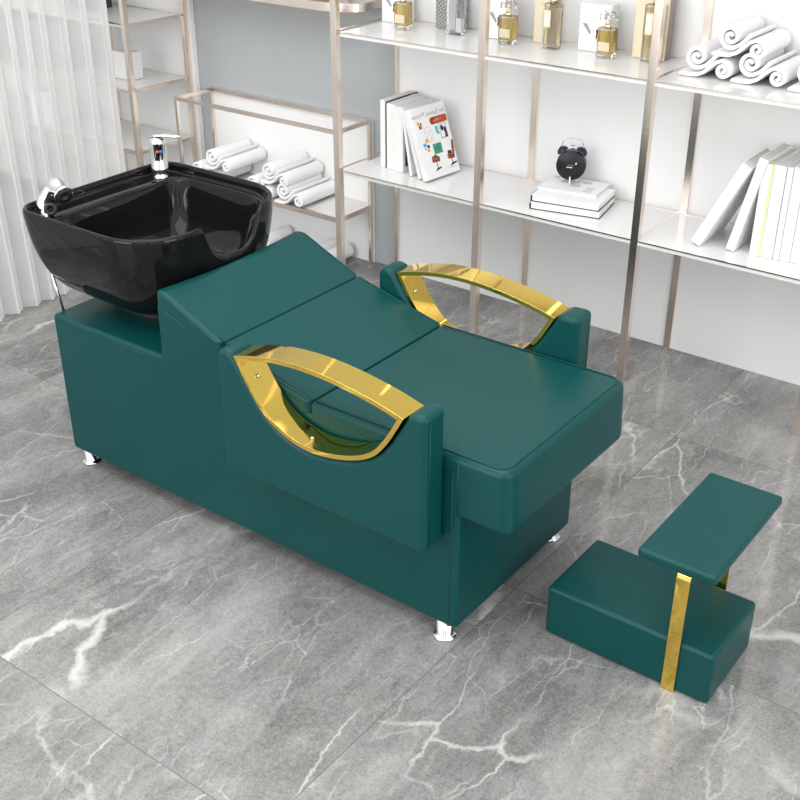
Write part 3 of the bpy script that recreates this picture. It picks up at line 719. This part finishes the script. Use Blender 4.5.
cov('cover_picture', [rect(0.050, 0.134, 0.062, 0.146), rect(0.050, 0.104, 0.060, 0.114), rect(0.038, 0.112, 0.046, 0.119)], ORANGE)
cov('cover_picture', [rect(0.052, 0.116, 0.063, 0.126)], BLACKP)
cov('cover_picture', [rect(0.078, 0.090, 0.118, 0.124)], GREEN)
cov('cover_picture', [ell(0.098, 0.108, 0.007, 0.011), rect(0.084, 0.112, 0.090, 0.120), rect(0.106, 0.098, 0.112, 0.112)], flat('teal_print', (0.20, 0.55, 0.50)))
cov('chair_picture', [[(0.136, 0.062), (0.166, 0.060), (0.170, 0.074), (0.134, 0.078)], [(0.160, 0.072), (0.170, 0.076), (0.176, 0.120), (0.168, 0.122), (0.162, 0.098)]], BROWN)
cov('chair_picture', [[(0.166, 0.078), (0.172, 0.080), (0.177, 0.098), (0.170, 0.100)], [(0.132, 0.066), (0.140, 0.064), (0.142, 0.072), (0.134, 0.074)]], ORANGE)
cov('chair_picture', [[(0.138, 0.078), (0.158, 0.076), (0.158, 0.088), (0.140, 0.090)], rect(0.150, 0.044, 0.153, 0.060), [(0.136, 0.036), (0.172, 0.044), (0.172, 0.048), (0.150, 0.048)]], BLACKP)
cov('chair_picture', [[(0.058, 0.066), (0.094, 0.064), (0.096, 0.078), (0.078, 0.090), (0.060, 0.084)]], BROWN)
cov('chair_picture', [[(0.064, 0.074), (0.088, 0.072), (0.090, 0.077), (0.066, 0.081)]], PALE)
cov('chair_picture', [rect(0.076, 0.046, 0.079, 0.065), [(0.064, 0.034), (0.094, 0.042), (0.094, 0.046), (0.074, 0.045)]], BLACKP)
def mirrored_text(txt, size, u_right, v, parent, m, x=0.0222, ext=0.0002):
    cu = bpy.data.curves.new('lettering', 'FONT'); cu.body = txt; cu.size = size; cu.extrude = 0.0
    to = bpy.data.objects.new('tmp', cu); COL.objects.link(to)
    dg = bpy.context.evaluated_depsgraph_get(); me = bpy.data.meshes.new_from_object(to.evaluated_get(dg))
    bpy.data.objects.remove(to); bpy.data.curves.remove(cu)
    for v_ in me.vertices: a, b = v_.co.x, v_.co.y; v_.co = (x + ext, u_right - a, v + b)
    me.materials.clear(); me.materials.append(m)
    o = bpy.data.objects.new('title_lettering', me); COL.objects.link(o); o.parent = parent; return o
mirrored_text('An Eames Primer', 0.0255, 0.176, 0.219, fb, GREYP)
mirrored_text('Eames Demetrios', 0.0065, 0.170, 0.018, fb, GREYP)

GR = 'white books at the right of the middle shelf'
ba = make_book('white book leaning the most at the left end of the right-hand row', (-1.279, 3.222, SZ + .0148), 0.033, 0.300, 0.20, ry=0.44, group=GR)
ba2 = make_book('slimmer white book leaning steeply between the most slanted and the upright books', (-1.172, 3.243, SZ + .006), 0.027, 0.306, 0.20, ry=0.205, group=GR)
make_book('white upright book with a bright yellow line down its right side', (-1.100, 3.253, SZ), 0.034, 0.288, 0.20, group=GR, spine=(0.028, 0.0315, YEL, 0.0, 0.288))
make_book('plain white upright book between the yellow-lined and the speckled-lined books', (-1.065, 3.255, SZ), 0.036, 0.288, 0.20, group=GR)
make_book('white upright book with a thin dark line on its left edge', (-1.028, 3.257, SZ), 0.018, 0.288, 0.20, group=GR, spine=(0.0, 0.0014, GREYP, 0.0, 0.288))
db = make_book('white upright book with a dark red tip at its upper corner, picture edge', (-1.009, 3.262, SZ), 0.031, 0.290, 0.20, group=GR)
box('red_tip', (0.002, 0.165, 0.2902), (0.009, 0.176, 0.2912), RED, db)
make_book('white upright book cut by the right picture edge', (-0.977, 3.265, SZ), 0.04, 0.286, 0.20, group=GR)

# stack of flat books under the clock
def flat_book(label, cx, cy, z, lx, ly, th, rz, cover, group, grown=False):
    t = thing('book', label, 'book', (cx, cy, z), rz, group)
    c = 0.0022
    box('bottom_cover', (-lx / 2, -ly / 2, 0), (lx / 2, ly / 2, c), cover, t)
    box('page_block', (-lx / 2 + .004, -ly / 2 + .003, c), (lx / 2 - .003, ly / 2 - .003, th - c), PAPER, t)
    box('top_cover', (-lx / 2, -ly / 2, th - c), (lx / 2, ly / 2, th), PAPER if not grown else cover, t)
    box('spine', (-lx / 2 - .001, -ly / 2, 0), (-lx / 2 + .0012, ly / 2, th), cover, t)
    return t
GS = 'flat books stacked under the alarm clock'
fbk = flat_book('flat black-covered book at the bottom of the stack below the clock', -1.755, 3.322, 0.5055, 0.245, 0.182, 0.023, 0.20, BLACKP, GS)
fb2 = flat_book('flat white book in the middle of the stack, black lower cover', -1.757, 3.328, 0.529, 0.240, 0.180, 0.023, 0.17, BLACKP, GS)
fb3 = flat_book('thin picture magazine on top of the stack, clock standing on it', -1.782, 3.372, 0.5525, 0.215, 0.150, 0.008, 0.16, PAPER, GS)
for u, v, w, h in ((0.05, -0.055, .03, .012), (0.05, -0.035, .03, .012), (0.05, -0.015, .03, .012), (-0.09, .05, .02, .015), (-.01, -.02, .035, .03), (.02, .03, .03, .02)):
    box('page_picture', (u, v, 0.0080), (u + w, v + h, 0.0084), LG, fb3)
box('ribbon', (-0.085, -0.071, 0.0080), (-0.045, -0.069, 0.0086), flat('straw_print', (.6, .5, .3)), fb3)
mirrored = None
# clock
ck = thing('alarm_clock', 'black twin-bell alarm clock standing on the stack of flat books', 'clock', (-1.808, 3.392, 0.5610), 0.42)
ck.scale = (1.16, 1.16, 1.16)
NAVY = mat('dark_navy_metal', (0.03, 0.03, 0.055), 0.3, metal=0.4)
R_ = 0.044; CZ = 0.054
Mf = Matrix.Translation((0, 0, CZ)) @ Matrix.Rotation(PI / 2, 4, 'X')
bm = bmesh.new(); add_lathe(bm, [(0, -0.022), (0.038, -0.022), (R_, -0.014), (R_, 0.014), (R_ - .001, 0.018), (R_ - .004, 0.0185), (R_ - .005, 0.014), (0, 0.014)], 40, Mf); link('case', bm, NAVY, ck)
bm = bmesh.new(); add_lathe(bm, [(0, 0.0145), (R_ - 0.0045, 0.0145), (R_ - .0020, .0188), (R_ - .0026, .0194), (0, 0.0194)], 40, Mf); face = link('dial', bm, mat('black_dial', (0.008, 0.008, 0.008), 0.4), ck)
bm = bmesh.new(); add_box(bm, (-0.004, -0.0200, CZ - .004), (0.018, .001, .0022)); add_box(bm, (0.001, -0.0200, CZ - .004), (.004, .001, .004)); link('hand', bm, flat('cream_print', (.8, .75, .65)), ck, smooth=False)
bm = bmesh.new(); add_box(bm, (0.015, -0.0200, CZ + .008), (.004, .001, .004), ry=PI / 4); add_box(bm, (0.015, -0.0200, CZ + .0085), (.0012, .001, .009)); link('hand', bm, flat('white_print', (.9, .9, .9)), ck, smooth=False)
bm = bmesh.new(); add_box(bm, (0.0, -0.0200, CZ + .003), (.02, .0008, .001)); link('dial_mark', bm, GREYP, ck, smooth=False)
for s in (-1, 1):
    a = s * 0.62; d = Vector((math.sin(a), 0, math.cos(a)))
    Mb = Matrix.Translation(Vector((0, 0, CZ)) + d * (R_ + 0.004)) @ d.to_track_quat('Z', 'Y').to_matrix().to_4x4()
    bm = bmesh.new(); add_lathe(bm, [(0, 0.013), (0.006, 0.0125), (0.013, 0.009), (0.0175, 0.002), (0.018, -0.001), (0.015, 0.0), (0, 0.008)], 24, Mb); link('bell', bm, NAVY, ck)
    bm = bmesh.new(); add_lathe(bm, [(0.002, -0.006), (0.002, 0.014), (0.003, 0.015), (0.002, 0.019), (0, 0.02)], 10, Mb); link('bell_post', bm, CHROME, ck)
    dd = Vector((s * 0.5, -.25, -0.85)).normalized()
    bm = bmesh.new(); add_tube(bm, [tuple(Vector((s * .016, -.004, .020))), (s * 0.026, -.010, 0.0015)], 0.0028, 10); link('leg', bm, CHROME, ck)
bm = bmesh.new(); add_tube(bm, catmull([(-0.030, 0, CZ + .048), (-.030, 0, CZ + .064), (-.022, 0, CZ + .074), (0, 0, CZ + .078), (.022, 0, CZ + .074), (.030, 0, CZ + .064), (.030, 0, CZ + .048)], 5), 0.0013, 8); link('carry_handle', bm, CHROME, ck)
bm = bmesh.new(); add_tube(bm, [(0, 0, CZ + R_ - .002), (0, 0, CZ + R_ + .013)], 0.0012, 8); add_box(bm, (0, 0, CZ + R_ + .014), (.012, .005, .005)); link('hammer', bm, CHROME, ck)
bm = bmesh.new(); add_box(bm, (0, -0.0215, CZ - .042), (.004, .003, .020)); link('stand_tab', bm, flat('white_plastic', (.85, .85, .85)), ck, smooth=False)

# ------------------------------------------------------------------ perfumes
AMBER = mat('amber_liquid', (0.80, 0.62, 0.22), 0.05, trans=0.75, ior=1.34)
PALEAMB = mat('pale_amber_liquid', (0.92, 0.82, 0.62), 0.05, trans=0.85, ior=1.34)
CREAM = mat('cream_card', (0.80, 0.70, 0.52), 0.5, spec=0.3); TAUPE = mat('taupe_card', (0.30, 0.255, 0.225), 0.45, spec=0.3)
def text_on(parent, txt, size, x_right, z, y, m):
    cu = bpy.data.curves.new('lettering', 'FONT'); cu.body = txt; cu.size = size
    to = bpy.data.objects.new('tmp', cu); COL.objects.link(to); dg = bpy.context.evaluated_depsgraph_get()
    me = bpy.data.meshes.new_from_object(to.evaluated_get(dg)); bpy.data.objects.remove(to); bpy.data.curves.remove(cu)
    for v_ in me.vertices: a, b = v_.co.x, v_.co.y; v_.co = (x_right - a, y, z + b)
    me.materials.clear(); me.materials.append(m); o = bpy.data.objects.new('lettering', me); COL.objects.link(o); o.parent = parent
SH = 1.0063
def white_carton(label, x, y, w=0.098, d=0.055, h=0.148, rz=0.0):
    t = thing('perfume_carton', label, 'box', (x, y, SH), rz, 'white cartons behind the amber bottles')
    box('carton', (0, 0, 0), (w, d, h), PAPER, t, bevel=0.0008, segs=1)
    bm = bmesh.new(); pts = [(0.010, 0.086), (0.028, 0.086), (0.044, 0.060), (0.040, 0.052)]
    a = [bm.verts.new((x_, -0.0005, z_)) for x_, z_ in pts]; b = [bm.verts.new((x_, -0.0001, z_)) for x_, z_ in pts]
    for i in range(4): bm.faces.new((a[i], a[(i + 1) % 4], b[(i + 1) % 4], b[i]))
    bm.faces.new(a); bm.faces.new(b); link('wing_mark', bm, flat('mid_grey_print', (.32, .32, .33)), t, smooth=False)
    text_on(t, 'LO XYD', 0.012, 0.064, 0.103, -0.0004, LG)
    return t
def cut_bottle(label, x, y, rz=0.0):
    t = thing('perfume_bottle', label, 'perfume bottle', (x, y, SH), rz, 'amber perfume bottles with crystal stoppers')
    w, d, h = 0.056, 0.036, 0.092
    box('glass_body', (-w / 2, -d / 2, 0), (w / 2, d / 2, h), GLASS, t, bevel=0.003, segs=2)
    box('liquid', (-w / 2 + .004, -d / 2 + .004, 0.013), (w / 2 - .004, d / 2 - .004, h - .008), AMBER, t, bevel=0.002, segs=2)
    box('front_label', (-w / 2 + .006, -d / 2 - .0005, 0.022), (w / 2 - .010, -d / 2 - .0001, 0.050), flat('pearl_label', (.60, .52, .38)), t)
    bm = bmesh.new(); add_lathe(bm, [(0.011, h), (0.010, h + .004), (0.009, h + .014), (0.011, h + .018)], 16); link('collar', bm, mat('pale_gold_metal', (.85, .75, .45), .15, metal=1), t)
    bm = bmesh.new()
    for k in range(5):
        a = PI * (k / 4); add_box(bm, (0.0185 * math.cos(a), 0, h + .030 + 0.012 * math.sin(a)), (.016, .014, .018), ry=-a + PI / 2)
    bmesh.ops.create_icosphere(bm, subdivisions=1, radius=0.015, matrix=Matrix.Translation((0, 0, h + .032)))
    link('stopper', bm, GLASS, t, smooth=False)
    bm = bmesh.new(); add_tube(bm, [(-w / 2 - .001, -d / 2 + .006, h - .008), (-w / 2 - .002, -d / 2 + .002, h - .035)], .003, 8); bmesh.ops.create_icosphere(bm, subdivisions=2, radius=.005, matrix=Matrix.Translation((-w / 2 - .002, -d / 2 + .006, h - .012)))
    link('ribbon_knot', bm, flat('dark_brown_ribbon', (.08, .03, .02)), t)
    return t
def tall_carton(label, x, y, w=0.060, d=0.050, h=0.19):
    t = thing('perfume_carton', label, 'box', (x, y, SH), 0, 'tall cream cartons with taupe sides')
    box('front', (0, 0, 0), (w, 0.006, h), CREAM, t); box('carton', (0, 0.006, 0), (w, d, h), TAUPE, t)
    return t
def tall_bottle(label, x, y, h=0.150, w=0.066, rz=0.0):
    t = thing('perfume_bottle', label, 'perfume bottle', (x, y, SH), rz, 'tall pale gold perfume bottles')
    d = 0.030
    box('glass_body', (-w / 2, -d / 2, 0), (w / 2, d / 2, h), GLASS, t, bevel=0.004, segs=2)
    box('liquid', (-w / 2 + .005, -d / 2 + .005, .012), (w / 2 - .005, d / 2 - .005, h - .010), PALEAMB, t, bevel=0.002, segs=2)
    box('front_label', (-w / 2 + .008, -d / 2 - .0006, h * .48), (-w / 2 + .032, -d / 2 - .0001, h * .86), flat('pale_gold_label', (.72, .58, .36)), t)
    box('side_label', (-w / 2 + .010, -d / 2 - .0011, h * .52), (-w / 2 + .030, -d / 2 - .0007, h * .82), flat('cream_label', (.86, .78, .60)), t)
    bm = bmesh.new(); add_lathe(bm, [(0.012, h), (0.012, h + .02), (0.0, h + .02)], 20); link('cap', bm, mat('pale_gold_metal', (.85, .75, .45), .15, metal=1), t)
    return t
white_carton('white carton at the left end of the upper shelf, behind the first amber bottle', -2.628, 3.395, w=0.105)
white_carton('white carton between the silver bottle and a tall cream carton', -2.168, 3.378)
white_carton('white carton nearest the towels, fully visible with a grey wing mark', -1.818, 3.395, w=0.112)
cut_bottle('amber perfume bottle at the left end of the upper shelf, stopper out of the picture', -2.482, 3.328, 0.03)
cut_bottle('amber perfume bottle in front of the white carton, second of the three from left', -2.052, 3.335, 0.03)
cut_bottle('amber perfume bottle with a whole clear crystal stopper, nearest the towels', -1.690, 3.345, 0.03)
tall_carton('tall cream carton with taupe side, left of the two, left of a white carton', -1.998, 3.412)
tall_carton('tall cream carton with taupe side standing behind the rose gold post', -1.628, 3.405, w=0.110, d=.05, h=.2)
tall_bottle('tall pale gold perfume bottle standing clear in front of the cream carton', -1.898, 3.358, .142, .062)
tall_bottle('tall pale gold perfume bottle partly hidden by the rose gold post', -1.546, 3.375, .172, .066)
t = thing('perfume_carton', 'silver grey carton with a fine dark pattern on the upper shelf', 'box', (-2.402, 3.415, SH), 0)
box('carton', (0, 0, 0), (0.103, 0.05, 0.17), PATTERN, t)
t = thing('perfume_bottle', 'clear silver perfume bottle in front of the patterned carton', 'perfume bottle', (-2.279, 3.362, SH), 0.03)
box('glass_body', (-0.030, -0.018, 0), (0.030, 0.018, 0.13), GLASS, t, bevel=0.004, segs=2)
box('silver_core', (-0.022, -0.010, 0.016), (0.004, 0.010, 0.122), mat('brushed_silver', (.55, .55, .56), .3, metal=1), t)
box('white_core', (0.006, -0.010, 0.010), (0.024, 0.010, 0.055), PAPER, t)
# boxes behind the curtain
def cbox(name, label, lo, hi, m):
    cx, cy = (lo[0] + hi[0]) / 2, (lo[1] + hi[1]) / 2
    o = box(name, (lo[0] - cx, lo[1] - cy, 0), (hi[0] - cx, hi[1] - cy, hi[2] - lo[2]), m, bevel=0.001, segs=1); o.location = (cx, cy, lo[2])
    return tag(o, label, 'box')
cbox('carton', 'small white carton on the side shelf, by the rose gold corner post', (-4.01, 3.27, 0.6335), (-3.905, 3.34, 0.750), PAPER)
cbox('carton', 'dark grey box at the picture top beside the curtain edge', (-4.27, 3.28, 0.8995), (-4.13, 3.40, 1.08), flat('charcoal_card', (.05, .05, .05)))
cbox('carton', 'wide grey box seen through the sheer curtain, upper shelf', (-4.62, 3.22, 0.6335), (-4.27, 3.40, 0.83), flat('grey_card', (.25, .25, .25)))
cbox('carton', 'white carton seen through the sheer curtain, on the lower shelf', (-4.55, 3.2, 0.3695), (-4.43, 3.30, 0.52), flat('bright_card', (.9, .9, .9)))
cbox('carton', 'mid grey box seen through the sheer curtain, left of the wide grey one', (-5.05, 3.22, 0.6335), (-4.75, 3.40, 0.82), flat('warm_grey_card', (.35, .33, .31)))

# ------------------------------------------------------------------ light
w = bpy.data.worlds.new('world'); bpy.context.scene.world = w; w.use_nodes = True
nt = w.node_tree; bg = nt.nodes['Background']; L = nt.links
tc = node(nt, 'ShaderNodeTexCoord'); sx = node(nt, 'ShaderNodeSeparateXYZ'); L.new(tc.outputs['Generated'], sx.inputs[0])
el = ramp(nt, math_n(nt, 'MULTIPLY_ADD', sx.outputs[2], 0.5, 0.5), [(0.0, (.40, .40, .40)), (0.49, (.60, .59, .58)), (0.52, (1.0, 1.0, 1.0)), (0.75, (1.0, 1.0, 1.0)), (1.0, (0.95, 0.95, 0.95))])
az = math_n(nt, 'ARCTAN2', sx.outputs[1], sx.outputs[0])
# bright surround with dark upright bands, added for contrast in the metal reflections
band = math_n(nt, 'FRACT', math_n(nt, 'MULTIPLY', az, 14 / (2 * PI)))
dark_band = math_n(nt, 'LESS_THAN', band, 0.24)
zlow = math_n(nt, 'MULTIPLY', math_n(nt, 'GREATER_THAN', sx.outputs[2], 0.02), math_n(nt, 'LESS_THAN', sx.outputs[2], 0.42))
dark = math_n(nt, 'MULTIPLY', dark_band, zlow)
fac = math_n(nt, 'SUBTRACT', 1.0, math_n(nt, 'MULTIPLY', dark, 0.75))
mx = node(nt, 'ShaderNodeVectorMath', operation='SCALE'); L.new(el, mx.inputs[0]); L.new(fac, mx.inputs['Scale'])
L.new(mx.outputs[0], bg.inputs[0]); bg.inputs[1].default_value = 1.66
def area(name, loc, target, sx_, sy_, power, color=(1, 1, 1)):
    l = bpy.data.lights.new(name, 'AREA'); l.shape = 'RECTANGLE'; l.size = sx_; l.size_y = sy_; l.energy = power; l.color = color
    o = bpy.data.objects.new(name, l); COL.objects.link(o); o.location = loc
    o.rotation_euler = (Vector(target) - Vector(loc)).to_track_quat('-Z', 'Y').to_euler(); return o
area('ceiling_light', (-1.8, 1.2, 2.75), (-1.8, 1.5, 0), 2.6, 2.0, 40)
area('window_light', (-2.4, -2.4, 1.5), (-1.8, 3.0, 0.3), 2.6, 1.8, 72)
area('side_fill_light', (2.4, 1.2, 1.3), (-1.5, 2.2, 0.3), 2.0, 1.6, 45)  # unseen fill added on the right to brighten the lounge's front faces

# ------------------------------------------------------------------ camera
cam = bpy.data.cameras.new('camera'); co = bpy.data.objects.new('camera', cam); COL.objects.link(co)
cam.sensor_width = 36; cam.lens = 36 * 1133.4 / 800; cam.clip_start = 0.05
yaw, pitch = -0.64346995, 0.50543115
d = Vector((math.sin(yaw) * math.cos(pitch), math.cos(yaw) * math.cos(pitch), -math.sin(pitch)))
co.location = (0, 0, 1.8); co.rotation_euler = d.to_track_quat('-Z', 'Y').to_euler()
sc = bpy.context.scene; sc.camera = co
sc.view_settings.view_transform = 'Standard'; sc.view_settings.look = 'None'; sc.view_settings.gamma = 1; sc.view_settings.exposure = 0.0
sc.view_settings.use_curve_mapping = False
